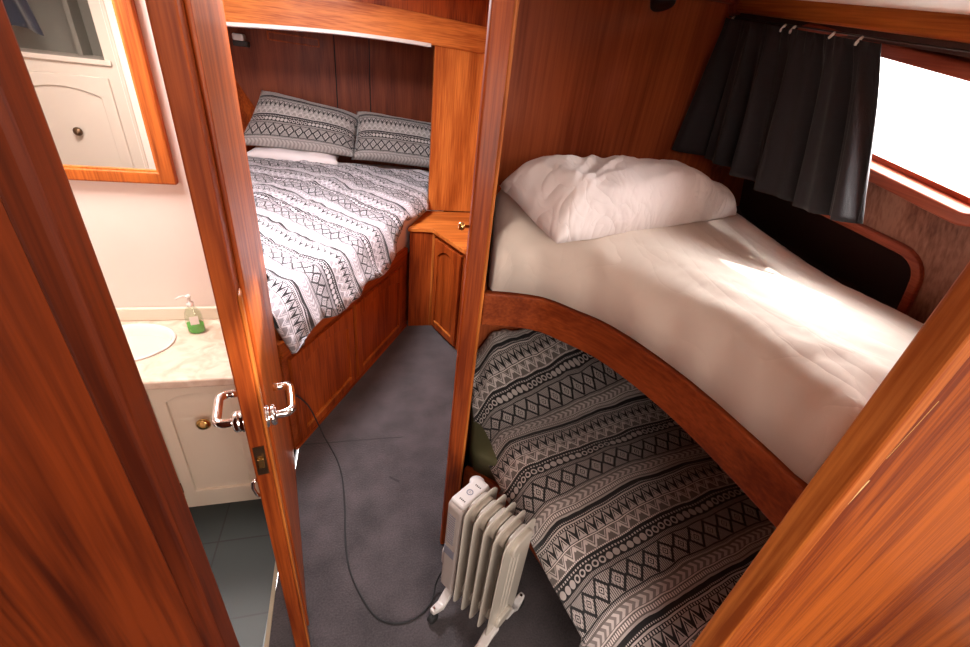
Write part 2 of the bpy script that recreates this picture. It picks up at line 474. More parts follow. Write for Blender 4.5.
def slab(poly, ztop, zbot, r, res=.03, uvf=None, corner=0):
    """cushion-like solid: rounded top edge of radius r over a plan polygon"""
    if corner: poly = smooth_closed(poly, corner)
    poly = resample(poly, res); S = segs_of(poly)
    xs = [p[0] for p in poly]; ys = [p[1] for p in poly]
    extra = []
    nin = len(poly)
    area = sum(poly[i][0] * poly[(i + 1) % nin][1] - poly[(i + 1) % nin][0] * poly[i][1] for i in range(nin))
    sg = 1 if area > 0 else -1
    for i in range(nin):
        t = Vector(poly[(i + 1) % nin]) - Vector(poly[i - 1]); nrm = Vector((-t.y, t.x)).normalized() * sg
        for d in (.06, .25, .55):
            q = Vector(poly[i]) + nrm * d * r
            if inside(q, poly) and segdist(q, S) > d * r * .8: extra.append(tuple(q))
    x = min(xs)
    while x < max(xs):
        y = min(ys)
        while y < max(ys):
            q = (x + random.uniform(-.1, .1) * res, y + random.uniform(-.1, .1) * res)
            if inside(q, poly) and segdist(q, S) > r * .9: extra.append(q)
            y += res
        x += res
    pts, faces = tri2d(poly, [], extra)
    b = B(); uv = b.bm.loops.layers.uv.new('UVMap'); info = {}
    def addv(x, y, z, ux, uy):
        v = b.bm.verts.new((x, y, z)); info[v] = (ux, uy); return v
    V = []
    for (x, y) in pts:
        d = min(segdist((x, y), S), r)
        V.append(addv(x, y, ztop(x, y) - r + math.sqrt(max(0, r * r - (r - d) ** 2)), x, y))
    for f in faces: b.bm.faces.new([V[i] for i in f])
    # find boundary loop
    be = [e for e in b.bm.edges if len(e.link_faces) == 1]
    loopv = {v for e in be for v in e.verts}
    cx = sum(xs) / nin; cy = sum(ys) / nin
    low = {}
    for v in loopv:
        zb = zbot(v.co.x, v.co.y) if callable(zbot) else zbot
        low[v] = addv(v.co.x, v.co.y, min(zb, v.co.z - .002), v.co.x, v.co.y)
    bot = {}
    for e in be:
        f = e.link_faces[0]; a, c = e.verts
        b.bm.faces.new((a, c, low[c], low[a]))
    # bottom
    m = {}
    for i, f in enumerate(faces):
        vs = []
        for k in f[::-1]:
            v = V[k]
            if v in low: vs.append(low[v])
            else:
                if v not in m:
                    zb = zbot(v.co.x, v.co.y) if callable(zbot) else zbot
                    m[v] = addv(v.co.x, v.co.y, zb, v.co.x, v.co.y)
                vs.append(m[v])
        b.bm.faces.new(vs)
    for f in b.bm.faces:
        for l in f.loops:
            ux, uy = info[l.vert]; l[uv].uv = uvf(ux, uy, l.vert.co.z) if uvf else (ux, uy)
    return b

def cloth(poly, zf, res=.02, uvf=None, corner=0, disp=None):
    """open sheet over a plan polygon following zf; thickness comes from a solidify modifier"""
    if corner: poly = smooth_closed(poly, corner)
    poly = resample(poly, res); S = segs_of(poly)
    xs = [p[0] for p in poly]; ys = [p[1] for p in poly]; extra = []
    x = min(xs)
    while x < max(xs):
        y = min(ys)
        while y < max(ys):
            q = (x + random.uniform(-.12, .12) * res, y + random.uniform(-.12, .12) * res)
            if inside(q, poly) and segdist(q, S) > res * .6: extra.append(q)
            y += res
        x += res
    pts, faces = tri2d(poly, [], extra)
    b = B(); uv = b.bm.loops.layers.uv.new('UVMap'); V = []; info = {}
    for (x, y) in pts:
        z = zf(x, y); dx, dy = disp(x, y) if disp else (0, 0)
        v = b.bm.verts.new((x + dx, y + dy, z)); V.append(v); info[v] = (x, y)
    for f in faces: b.bm.faces.new([V[i] for i in f])
    for f in b.bm.faces:
        for l in f.loops:
            ux, uy = info[l.vert]; l[uv].uv = uvf(ux, uy, l.vert.co.z) if uvf else (ux, uy)
    b.keep = True
    return b

def fbm(x, y, z=0, s=1, o=4):
    return noise.fractal(Vector((x * s, y * s, z)), 1.0, 2.0, o)
def ridge(x, y, z=0, s=1):
    return 1 - abs(noise.noise(Vector((x * s, y * s, z)))) * 2

def sstep(a, b, x):
    t = max(0, min(1, (x - a) / (b - a))); return t * t * (3 - 2 * t)

def pillow(c4, T, up, n=36, m=24, uvs=None, wr=.006, seed=0, flat=.35, pinch=.05, rnd=0.):
    """c4: BL, BR, TR, TL corners in 3D; T thickness; up = direction of the fat face"""
    BL, BR, TR, TL = (Vector(c) for c in c4); up = Vector(up).normalized()
    b = B(); uv = b.bm.loops.layers.uv.new('UVMap'); info = {}
    W = ((BR - BL).length + (TR - TL).length) / 2; Hh = ((TL - BL).length + (TR - BR).length) / 2
    def pos(i, j, side):
        a = i / n; c = j / m; A = 2 * a - 1; C = 2 * c - 1
        Ar = A * math.sqrt(1 - rnd * C * C / 2); Cr = C * math.sqrt(1 - rnd * A * A / 2)
        a2 = .5 + .5 * Ar * (1 - pinch * (1 - C * C) * abs(A)); c2 = .5 + .5 * Cr * (1 - pinch * 1.3 * (1 - A * A) * abs(C))
        p = (BL.lerp(BR, a2)).lerp(TL.lerp(TR, a2), c2)
        h = (max(0, 1 - A ** 4) ** .55) * (max(0, 1 - C ** 4) ** .55)
        edge = 1 - h
        w = (ridge(p.x * 6, p.y * 6 + p.z * 6, seed, 1) - .5) * wr * 2 * (1.2 - h * .6) + fbm(p.x, p.y + p.z, seed + 3, 9, 3) * wr * 1.4
        k = (1 - flat) if side > 0 else -flat
        return p + up * (T * h * k + w * (h ** .3) * (1 if side > 0 else .3)), (a * W, c * Hh)
    g = {}
    for side in (1, -1):
        for i in range(n + 1):
            for j in range(m + 1):
                e = i in (0, n) or j in (0, m)
                if e and side < 0: g[(i, j, side)] = g[(i, j, 1)]; continue
                p, t = pos(i, j, side); v = b.bm.verts.new(p); info[v] = t; g[(i, j, side)] = v
        for i in range(n):
            for j in range(m):
                q = [g[(i, j, side)], g[(i + 1, j, side)], g[(i + 1, j + 1, side)], g[(i, j + 1, side)]]
                b.bm.faces.new(q if side > 0 else q[::-1])
    for f in b.bm.faces:
        for l in f.loops:
            t = info[l.vert]; l[uv].uv = (t[0], .344 - t[1])
    return b

_old_obj = obj
def obj(name, bm, mat, parent=None, **k):
    if not bm.keep: obj_recalc(bm)
    bm2 = bm; bm2.keep = True
    return _old_obj(name, bm2, mat, parent, **k)

def arch_door(parent, o, ax, w, h, mat, stile=.045, t=.018, nrm=None, arch=True, panel_mat=None, name='door', rise=.035):
    """cupboard door with an arched inset panel on a vertical face. o = lower-left corner, ax = direction to the right seen from the front, nrm = outward"""
    o = Vector(o); ax = Vector(ax).normalized(); nrm = Vector(nrm).normalized()
    f = lambda d: (lambda a, c: o + ax * a + Vector((0, 0, c)) + nrm * d)
    outer = [(0, 0), (w, 0), (w, h), (0, h)]
    hole = [(stile, stile), (w - stile, stile)]
    N = 12
    top = h - stile
    if arch:
        for i in range(N + 1):
            a = i / N; x = (w - stile) + (2 * stile - w) * a
            hole.append((x, top - rise * (2 * a - 1) ** 2))
    else: hole += [(w - stile, top), (stile, top)]
    b = B().plate(outer, [hole], f(0), f(t))
    d = obj(name, b, mat, parent, bevel=.0025)
    cx = w / 2; cz = h / 2
    inner = [(cx + (x - cx) * 1.02, cz + (z - cz) * 1.02) for x, z in hole]
    b = B().prism(inner, f(.002), f(t * .38))
    obj('door_panel', b, panel_mat or mat, d, bevel=.002)
    if mat not in ('ivory', 'locker'):
        e = B(); F0, F1 = f(t * .3), f(t + .003)
        e.prism([(stile - .004, stile - .006), (w - stile + .004, stile - .006), (w - stile + .004, stile + .006), (stile - .004, stile + .006)], F0, F1)
        obj('lit_bead', e, 'wood_pale', d, bevel=.003)  # pale teak puts the light caught by this lower edge into the colour
    return d

# ------------------------------------------------------------------ camera
cam_d = bpy.data.cameras.new('camera'); cam = bpy.data.objects.new('camera', cam_d); COL.objects.link(cam)
NAD, AV, F = (392, 1060), (2150, 276), 435.
Dn = Vector((NAD[0] - 485, NAD[1] - 323.5, F)).normalized()
Av = Vector((AV[0] - 485, AV[1] - 323.5, F)); Av = (Av - Dn * Av.dot(Dn)).normalized()
Zc = -Dn; Yc = Zc.cross(Av)
R = Matrix(((Av.x, -Av.y, -Av.z), (Yc.x, -Yc.y, -Yc.z), (Zc.x, -Zc.y, -Zc.z)))
cam.matrix_world = Matrix.Translation((0, 0, 1.7)) @ R.to_4x4()
cam_d.sensor_width = 36; cam_d.lens = F / 970 * 36; cam_d.clip_start = .02
SC.camera = cam

# ------------------------------------------------------------------ setting
def struct(name, b, mat, label=None, **k):
    o = obj(name, b, mat, None, **k); o['kind'] = 'structure'
    if label: o['label'] = label; 
    return o

struct('floor', B().box(-.36, 2.2, -3.0, 4.4, -.05, 0), 'carpet', 'grey carpet of the cabin floor', loc=(0, 0, 0))
struct('floor_bathroom', B().box(-2.0, -.372, -3.0, 1.9, -.05, 0), 'tile', 'dark teal tiled bathroom floor', loc=(0, 0, 0))
b = B(); b.tube([(-.388, 1.62, .003), (-.372, 1.2, .003), (-.352, .78, .003), (-.33, .45, .003)], .0)
b = B().hexa([Vector(p) for p in ((-.398, 1.62, 0), (-.386, 1.62, 0), (-.352, .4, 0), (-.337, .4, 0), (-.398, 1.62, .004), (-.386, 1.62, .004), (-.352, .4, .004), (-.337, .4, .004))])
struct('trim_1', b, 'strip', 'worn beige strip where the carpet meets the bathroom tiles')

# ceilings
struct('ceiling', B().box(-2.0, .30, .45, 3.13, 2.06, 2.1).box(.30, 2.0, 1.53, 3.13, 2.06, 2.1), 'ceil', 'cream ceiling of the sleeping cabin')
b = B().hexa([Vector(p) for p in ((.30, .33, 1.828), (1.205, .33, 1.828), (.30, 1.52, 1.985), (1.17, 1.52, 1.985),
                                  (.30, .33, 1.858), (1.205, .33, 1.858), (.30, 1.52, 2.015), (1.17, 1.52, 2.015))])
struct('ceiling_bunk', b, 'ceil', 'cream ceiling over the bunks')
struct('ceiling_saloon', B().box(-2.0, 2.2, -3.0, .45, 2.06, 2.1), 'ceil')
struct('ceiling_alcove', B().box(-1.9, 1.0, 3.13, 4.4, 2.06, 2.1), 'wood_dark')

# saloon shell behind the camera
struct('wall_saloon_back', B().box(-2.0, 2.2, -3.04, -3.0, 0, 2.06), 'wood_pale')
struct('wall_saloon_left', B().box(-2.04, -2.0, -3.0, .45, 0, 2.06), 'white_wall')
struct('wall_saloon_right', B().box(2.2, 2.24, -3.0, .30, 0, 2.06), 'white_wall')

# left foreground bulkhead
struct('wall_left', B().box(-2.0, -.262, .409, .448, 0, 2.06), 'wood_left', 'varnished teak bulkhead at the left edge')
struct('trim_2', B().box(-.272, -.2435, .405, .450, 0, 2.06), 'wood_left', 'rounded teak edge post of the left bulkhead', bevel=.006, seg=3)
# right foreground bulkhead
struct('wall_right', B().box(.64, 2.2, .262, .298, 0, 2.06), 'wood_right', 'varnished teak bulkhead at the right edge')
struct('trim_3', B().box(.620, .650, .257, .301, 0, 2.06), 'wood_pale', 'teak edge post of the right bulkhead', bevel=.006, seg=3)  # pale teak carries the daylight falling on the post's side face
# the header above our own doorway
struct('trim_4', B().box(-.245, .622, .26, .44, 1.985, 2.06), 'wood_pale')

# bathroom walls
struct('wall_bathroom_back', B().box(-2.0, -.44, 1.74, 1.80, 0, 2.06), 'white_wall', 'cream bathroom wall behind the basin')
struct('wall_bathroom_side', B().box(-2.0, -1.96, .49, 1.74, 0, 2.06), 'white_wall')
struct('wall_bathroom_front', B().box(-1.12, -.46, .73, .76, 0, 2.06), 'white_wall')
struct('ceiling_bathroom', B().box(-1.96, -.40, .49, 1.74, 1.985, 2.03), 'ceil')
# jamb
jamb = struct('trim_5', B().box(-.440, -.414, 1.66, 1.80, 0, 2.06), 'wood_z', 'teak jamb the open door hangs on', bevel=.003)
# partition post at the bunks + bulkhead
post = struct('trim_6', B().box(.250, .306, 1.045, 1.070, 0, 2.06), 'wood_z', 'teak post at the foot of the bunks', bevel=.006, seg=3)
obj('beading', B().box(.297, .3075, 1.042, 1.055, 0, 2.06), 'wood_pale', post, bevel=.005, seg=3)
obj('knob', B().lathe([(.004, 0), (.004, .012), (.009, .014), (.011, .02), (.009, .027), (.003, .029)], (.250, 1.058, 1.345), (-1, 0, 0), 16), 'brass', post, smooth=True)
obj('hinge', B().box(.246, .2505, 1.048, 1.068, 1.82, 1.90), 'brass', post, bevel=.001)
b = B().hexa([Vector(p) for p in ((.272, 1.071, 0), (.302, 1.071, 0), (.380, 1.53, 0), (.418, 1.53, 0), (.272, 1.071, 2.06), (.302, 1.071, 2.06), (.380, 1.53, 2.06), (.418, 1.53, 2.06))])
struct('wall_partition', b, 'wood_dark')
bw = struct('wall_back', B().box(.40, 1.75, 1.50, 1.53, 0, 2.06), 'wood_bulk', 'red-brown veneered bulkhead behind the bunks')
b = B().hexa([Vector(p) for p in ((.42, 1.475, 1.955), (1.22, 1.475, 1.955), (.42, 1.50, 1.955), (1.22, 1.50, 1.955),
                                  (.42, 1.475, 1.985), (1.22, 1.475, 1.985), (.42, 1.50, 1.985), (1.22, 1.50, 1.985))])
struct('trim_7', b, 'wood_red', bevel=.004)
b = B().hexa([Vector(p) for p in ((1.145, 1.47, 1.93), (1.20, 1.47, 1.93), (1.145, 1.50, 1.93), (1.20, 1.50, 1.93),
                                  (1.115, 1.47, 2.0), (1.18, 1.47, 2.0), (1.115, 1.50, 2.0), (1.18, 1.50, 2.0))])
struct('trim_8', b, 'wood_red', bevel=.004)

# hull side lining (sloping), with window and locker openings.  plane x = 1.704 - .275 z
def hull(off):
    return lambda y, z: Vector((1.704 - .275 * z + off, y, z + off * .275))
def rrect(y0, y1, zb, zt, slope, r, n=6, ref=.8):
    out = []
    for cy, cz, a0 in ((y1 - r, zb + r, -PI / 2), (y1 - r, zt - r, 0), (y0 + r, zt - r, PI / 2), (y0 + r, zb + r, PI)):
        for i in range(n + 1):
            a = a0 + PI / 2 * i / n
            y = cy + r * math.cos(a); z = cz + r * math.sin(a)
            out.append((y, z + slope * (y - ref)))
    return out
WIN = rrect(.635, 1.22, 1.566, 1.797, .20, .045)
LOC = rrect(.715, 1.485, 1.20, 1.414, .11, .05)
outer = [(.33, 1.0), (1.51, 1.0), (1.51, 2.02), (.33, 2.02)]
struct('wall_hull', B().plate(outer, [WIN, LOC], hull(0), hull(.02)), 'wood_worn', 'worn wooden hull lining under the cabin window')
struct('wall_hull_lower', B().hexa([Vector(p) for p in ((1.429, .33, 0), (1.47, .33, 0), (1.429, 1.51, 0), (1.47, 1.51, 0), (1.429, .33, 1.0), (1.47, .33, 1.0), (1.429, 1.51, 1.0), (1.47, 1.51, 1.0))]), 'wood_dark')
# outer skin: dark, with the window opening
struct('wall_hull_outer', B().plate([(.33, 1.5), (1.51, 1.5), (1.51, 2.02), (.33, 2.02)], [WIN], hull(.021), hull(.045)), 'dark')
def ring(hole, w, grow=0., wy=None):
    cy = sum(p[0] for p in hole) / len(hole); cz = sum(p[1] for p in hole) / len(hole)
    def off(d):
        out = []; n = len(hole)
        for i in range(n):
            t = Vector(hole[(i + 1) % n]) - Vector(hole[i - 1]); nr = Vector((t.y, -t.x)).normalized()
            out.append((hole[i][0] + nr.x * d, hole[i][1] + nr.y * d))
        return out
    return off(w), off(grow)
wo, wi = ring(WIN, .026, -.004)
win = struct('window_1', B().plate(wo, [wi], hull(-.022), hull(.03)), 'wood_red', 'small bright cabin window', bevel=.006, seg=3)
wi2 = ring(WIN, .004, -.016)
obj('window_bead', B().plate(wi2[0], [wi2[1]], hull(.02), hull(.05)), 'wood_red', win)
obj('pane', B().prism(ring(WIN, 0, 0)[0], hull(.030), hull(.034)), 'glass', win)
lo, li = ring(LOC, .020, -.003)
struct('trim_9', B().plate(lo, [li], hull(-.012), hull(.02)), 'wood_red', 'rounded lip round the dark side locker opening', bevel=.004)
# locker interior (a box behind the lining)
b = B()
li3 = ring(LOC, .03, .0)[0]
b.plate(ring(LOC, .034, 0)[0], [ring(LOC, .028, 0)[0]], hull(.02), hull(.14))
b.prism(ring(LOC, .034, 0)[0], hull(.14), hull(.15))
struct('wall_locker', b, 'dark', 'dark side locker behind the mattress')
# beam over the window
def beam(x_in, x_out, z0, z1, y0=.33, y1=1.5, sl=.133, ref=.95):
    P = []
    for z in (z0, z1):
        for y in (y0, y1):
            for x in (x_in, x_out): P.append(Vector((x, y, z + sl * (y - ref))))
    return B().hexa(P)
struct('trim_10', beam(1.150, 1.23, 1.866, 1.915), 'wood_y', 'orange teak beam above the window', bevel=.010, seg=3)
struct('trim_11', beam(1.168, 1.23, 1.845, 1.867), 'dark')

# bed cabin: header, opening panel, alcove
def archz(x): return 1.783 - .055 * max(0, (-(x) - .0)) ** 1.6 - .03 * max(0, x - .25)
N = 24
pts = [(-1.7, 2.06)] + [(-1.7 + (.95 + 1.7) * i / N, archz(-1.7 + (.95 + 1.7) * i / N)) for i in range(N + 1)] + [(.95, 2.06)]
pts_low = pts[1:-1]
hd = [(x, z) for x, z in pts_low] + [(x, z + .155 - .02 * x) for x, z in pts_low[::-1]]
struct('trim_12', B().prism(hd, lambda a, c: Vector((a, 3.13, c)), lambda a, c: Vector((a, 3.17, c))), 'wood_x', 'arched teak header over the bed alcove', bevel=.003)  # brighter teak: skylight on the header put into its colour
up = [(x, z + .12) for x, z in pts_low] + [(.95, 2.06), (-1.7, 2.06)]
struct('wall_above_alcove', B().prism(up, lambda a, c: Vector((a, 3.16, c)), lambda a, c: Vector((a, 3.20, c))), 'wood_z')
ln = [(x, z - .012) for x, z in pts_low if x < .42] + [(x, z + .006) for x, z in pts_low[::-1] if x < .42]
struct('trim_13', B().prism(ln, lambda a, c: Vector((a, 3.127, c)), lambda a, c: Vector((a, 3.30, c))), 'white_lining', 'white lining under the arched header')
struct('wall_beside_alcove', B().box(.425, .95, 3.15, 3.19, .757, 1.80), 'wood_pale', 'orange teak panel right of the bed alcove')  # skylight on this panel painted in as a brighter orange
struct('wall_cabin_right', B().box(.92, .96, 1.53, 3.15, 0, 2.06), 'wood_pale')
struct('wall_cabin_left', B().box(-1.75, -1.71, 1.80, 3.13, 0, 2.06), 'wood_pale')
# alcove head wall with its battens
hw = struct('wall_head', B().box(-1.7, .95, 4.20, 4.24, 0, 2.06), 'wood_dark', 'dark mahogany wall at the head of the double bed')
obj('batten', B().box(-.225, -.217, 4.196, 4.2, .9, 2.06), 'grout', hw)
obj('batten', B().box(.04, .047, 4.196, 4.2, .9, 2.06), 'grout', hw)
vent = B().plate([(-.70, 1.695), (-.325, 1.685), (-.325, 1.745), (-.70, 1.755)], [[(-.685, 1.705), (-.34, 1.696), (-.34, 1.735), (-.685, 1.744)]],
                 lambda a, c: Vector((a, 4.188, c)), lambda a, c: Vector((a, 4.2, c)))
obj('vent_frame', vent, 'wood_z', hw, bevel=.002)
struct('wall_alcove_left', B().hexa([Vector(p) for p in ((-1.58, 3.17, .3), (-1.55, 3.17, .3), (-.33, 4.22, .3), (-.30, 4.22, .3),
        (-1.75, 3.17, 2.06), (-1.72, 3.17, 2.06), (-1.35, 4.22, 2.06), (-1.32, 4.22, 2.06))]), 'wood_z', 'slanting wooden side wall left of the pillows')
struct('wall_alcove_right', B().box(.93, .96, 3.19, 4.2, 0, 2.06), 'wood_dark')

# ------------------------------------------------------------------ the open door
dl = Vector((-.159, .89, 0)).normalized(); dn = Vector((-.89, -.159, 0)).normalized()   # along the leaf, outwards to the bathroom side
d0 = Vector((-.226, .75, 0))
door = empty('door_1', d0, 'open teak bathroom door seen edge-on with chrome lever handles', None, kind='structure')
T = .034; DW = .902
obj('leaf', B().obox(d0, dl, dn, 0, DW, 0, T, .010, 1.96), 'wood_z', door, bevel=.003)
obj('face_panel', B().obox(d0, dl, dn, .085, DW - .004, -.006, 0, .03, 1.95), 'wood_mid', door, bevel=.003)
obj('moulding', B().obox(d0, dl, dn, .066, .080, -.009, 0, .03, 1.95), 'wood_z', door, bevel=.004, seg=3)
obj('edge_glint', B().obox(d0, dl, dn, .004, .034, -.006, 0, .012, 1.31), 'wood_pale', door, bevel=.004, seg=3)  # pale strip: light reflected along the latch corner, put into the wood colour
LZ = .905
obj('latch_plate', B().obox(d0, dl, dn, -.0015, .001, .006, T - .006, LZ - .043, LZ + .043), 'bronze', door)
obj('latch_bolt', B().obox(d0, dl, dn, -.009, 0, .010, T - .010, LZ - .016, LZ + .012), 'brass', door, bevel=.002)
hk = B().tube([d0 + dl * .012 + dn * (T + .002) + Vector((0, 0, z)) + dn * a for z, a in ((.835, 0), (.83, .008), (.81, .010), (.79, .006), (.78, .0))], .004, 8)
obj('hook', hk, 'chrome', door, smooth=True)
def lever(side, zc=.985):
    s = -1 if side == 'r' else 1
    base = d0 + dl * .050 + dn * (T if s > 0 else 0) + Vector((0, 0, zc)); out = dn * s
    b = B().lathe([(.0, 0), (.025, 0), (.0255, .008), (.022, .010), (.0235, .013), (.0235, .021), (.020, .025), (.012, .026), (0, .026)], base, out, 24, cap=False)
    r = obj('rose', b, 'chrome', door, smooth=True)
    P = []
    L_ = .100; O = .058; rr = .018
    P += [base + out * t for t in (.018, .03, O - rr)]
    for k in range(1, 6):
        a = PI / 2 * k / 5; P.append(base + out * (O - rr + rr * math.sin(a)) + dl * (rr - rr * math.cos(a)))
    P += [base + out * O + dl * t for t in (.035, .06, L_ - rr)]
    for k in range(1, 6):
        a = PI / 2 * k / 5; P.append(base + out * (O - rr + rr * math.cos(a)) + dl * (L_ - rr + rr * math.sin(a)))
    P += [base + out * t + dl * L_ for t in (.032, .02)]
    obj('lever_handle', B().tube(P, .0095, 14), 'chrome', door, smooth=True)
lever('l'); lever('r')

# ------------------------------------------------------------------ bathroom furniture
van = empty('vanity_cabinet', (-.90, 1.55, 0), 'ivory vanity cupboard with arched doors under the bathroom counter', 'cabinet')
obj('body', B().box(-1.45, -.442, 1.385, 1.735, .05, .665), 'ivory', van, bevel=.002)
obj('plinth', B().box(-1.45, -.442, 1.378, 1.70, 0, .055), 'ivory', van, bevel=.003)
for x0 in (-.745 , -1.085):
    w = .285 if x0 > -.8 else .33
    d = arch_door(van, (x0, 1.385, .065), (1, 0, 0), w, .585, 'ivory', stile=.042, nrm=(0, -1, 0))
    if x0 > -.8:
        obj('knob', B().lathe([(.008, 0), (.008, .010), (.022, .014), (.025, .022), (.018, .030), (0, .032)], (-.598, 1.367, .480), (0, -1, 0), 20), 'brass', d, smooth=True)
        obj('hinge', B().box(-.752, -.744, 1.362, 1.384, .11, .15), 'bronze', d)
cx, cy, rx, ry = -.865, 1.562, .152, .128
ell = lambda f, n=40: [(cx + rx * f * math.cos(2 * PI * k / n), cy + ry * f * math.sin(2 * PI * k / n)) for k in range(n)]
ct = obj('countertop', B().plate([(-1.47, 1.325), (-.442, 1.325), (-.442, 1.738), (-1.47, 1.738)], [ell(.97)],
         lambda a, c: Vector((a, c, .664)), lambda a, c: Vector((a, c, .70))), 'marble', None, bevel=.008, seg=3)
tag(ct, 'pink-cream marbled bathroom countertop round the oval basin', 'countertop')
obj('upstand', B().box(-1.47, -.445, 1.722, 1.738, .70, .755), 'ivory', ct, bevel=.005, seg=3)
bs = B(); prof = [(1.03, .700), (1.04, .706), (1.0, .708), (.96, .704), (.92, .68), (.82, .63), (.55, .585), (.2, .575), (.0001, .574), ]
rings = []
for f, z in prof: rings.append([bs.bm.verts.new((x, y, z)) for x, y in ell(f)])
for i in range(len(prof) - 1):
    for k in range(40): bs.bm.faces.new((rings[i][k], rings[i][(k + 1) % 40], rings[i + 1][(k + 1) % 40], rings[i + 1][k]))
basin = obj('wash_basin', bs, 'porcelain', None, smooth=True, solid=.004)
tag(basin, 'oval white wash basin set into the marbled counter', 'basin')
obj('drain', B().lathe([(.0, 0), (.02, 0), (.02, .003), (0, .003)], (cx, cy, .576), (0, 0, 1), 20, cap=False), 'chrome', basin)
# soap dispenser
sd = empty('soap_dispenser', (-.652, 1.63, .70), 'clear pump bottle with green soap on the bathroom counter', 'soap dispenser')
obj('bottle', B().lathe([(.0, .001), (.024, .001), (.027, .006), (.027, .05), (.024, .085), (.016, .105), (.010, .112), (.010, .118), (0, .118)], (-.652, 1.63, .70), (0, 0, 1), 28, sx=1.15, sy=.8, cap=False), 'clear', sd, smooth=True)
obj('liquid_soap', B().lathe([(0, .003), (.021, .003), (.0245, .008), (.0245, .042), (0, .042)], (-.652, 1.63, .70), (0, 0, 1), 28, sx=1.15, sy=.8, cap=False), 'soap', sd, smooth=True)
pm = obj('pump', B().lathe([(.011, .114), (.012, .128), (.005, .130), (.005, .150), (.009, .151), (.009, .160), (0, .161)], (-.652, 1.63, .70), (0, 0, 1), 16), 'porcelain', sd, smooth=True)
obj('spout', B().tube([(-.652, 1.63, .856), (-.675, 1.622, .857), (-.690, 1.617, .850)], .004, 8), 'porcelain', pm, smooth=True)
obj('front_label', B().obox((-.652, 1.63, .70), (.94, .34, 0), (.34, -.94, 0), -.014, .014, .0222, .0228, .045, .080), 'porcelain', sd)
# mirror
mir = empty('wall_mirror', (-.92, 1.74, 1.24), 'teak-framed mirror on the cream bathroom wall', 'mirror')
b = B().plate([(-1.25, 1.238), (-.630, 1.238), (-.630, 1.93), (-1.25, 1.93)], [[(-1.20, 1.277), (-.678, 1.277), (-.678, 1.885), (-1.20, 1.885)]],
              lambda a, c: Vector((a, 1.714, c)), lambda a, c: Vector((a, 1.739, c)))
obj('frame', b, 'wood_mid', mir, bevel=.006, seg=3)
b = B().plate([(-1.204, 1.273), (-.674, 1.273), (-.674, 1.889), (-1.204, 1.889)], [[(-1.195, 1.282), (-.683, 1.282), (-.683, 1.88), (-1.195, 1.88)]],
              lambda a, c: Vector((a, 1.722, c)), lambda a, c: Vector((a, 1.734, c)))
obj('inner_bead', b, 'wood_pale', mir)
obj('mirror_glass', B().box(-1.21, -.670, 1.730, 1.737, 1.27, 1.89), 'mirror', mir)
# cabinet opposite, seen only in the mirror
lc = empty('linen_cabinet', (-1.4, .62, 0), 'ivory locker with an arched door and open shelf reflected in the mirror', 'cabinet')
b = B().plate([(-1.95, 0), (-1.12, 0), (-1.12, 1.985), (-1.95, 1.985)], [[(-1.90, 1.535), (-1.168, 1.535), (-1.168, 1.95), (-1.90, 1.95)]],
              lambda a, c: Vector((a, .73, c)), lambda a, c: Vector((a, .75, c)))
obj('front', b, 'locker', lc, bevel=.003)
obj('shelf', B().box(-1.95, -1.14, .50, .765, 1.512, 1.535), 'locker', lc, bevel=.004)
obj('recess_back', B().box(-1.95, -1.14, .495, .505, 1.535, 1.98), 'recess', lc)
obj('recess_side', B().box(-1.165, -1.15, .50, .73, 1.535, 1.98), 'locker', lc)
obj('divider', B().box(-1.335, -1.315, .505, .60, 1.535, 1.98), 'recess', lc)
d = arch_door(lc, (-1.17, .75, .62), (-1, 0, 0), .42, .84, 'locker', stile=.05, nrm=(0, 1, 0), t=.014)
obj('knob', B().lathe([(.007, 0), (.007, .010), (.018, .014), (.020, .022), (.014, .030), (0, .032)], (-1.356, .754, 1.215), (0, 1, 0), 20), 'bronze', d, smooth=True)
# stile mouldings
obj('moulding', B().box(-1.115, -1.10, .758, .768, 0, 1.985), 'locker', lc, bevel=.003)
# towel
b = B(); N1, N2 = 26, 14; g = []
for i in range(N1 + 1):
    row = []
    for j in range(N2 + 1):
        a = i / N1; c = j / N2
        x = -1.66 + .265 * a * (1 - .25 * c) ; y = .685 + .018 * math.sin(a * 15 + c) + .01 * math.sin(a * 7); z = 1.60 + .33 * c + .03 * (1 - c) * math.sin(a * 3.1)
        row.append(b.bm.verts.new((x, y, z)))
    g.append(row)
for i in range(N1):
    for j in range(N2): b.bm.faces.new((g[i][j], g[i + 1][j], g[i + 1][j + 1], g[i][j + 1]))
b.keep = True
tw = obj('hanging_towel', b, 'navy', None, smooth=True, solid=.006)
tag(tw, 'dark navy towel hanging over the open shelf in the mirror', 'towel')

# ------------------------------------------------------------------ double bed
U = Vector((.48, .877, 0)).normalized(); V = Vector((.877, -.48, 0)).normalized()      # along, outward
bo = Vector((-.374, 1.645, 0))
bed = empty('double_bed', bo, 'fitted teak double berth with arched cupboard doors along its front', 'bed')
foot = [(-.374, 1.645), (.245, 2.775), (.245, 3.14), (-1.55, 3.14), (-1.68, 1.81), (-.374, 1.81)]
shr = lambda poly, d: poly
b = B().prism([(-.39 + .012, 1.665), (.236, 2.79), (.40, 3.14), (.40, 4.17), (-.60, 4.17), (-1.57, 3.19), (-1.57, 1.815), (-.378, 1.815)], lambda a, c: Vector((a, c, 0)), lambda a, c: Vector((a, c, .55)))
obj('carcass', b, 'wood_rail', bed)
fl = 1.285
nU = U
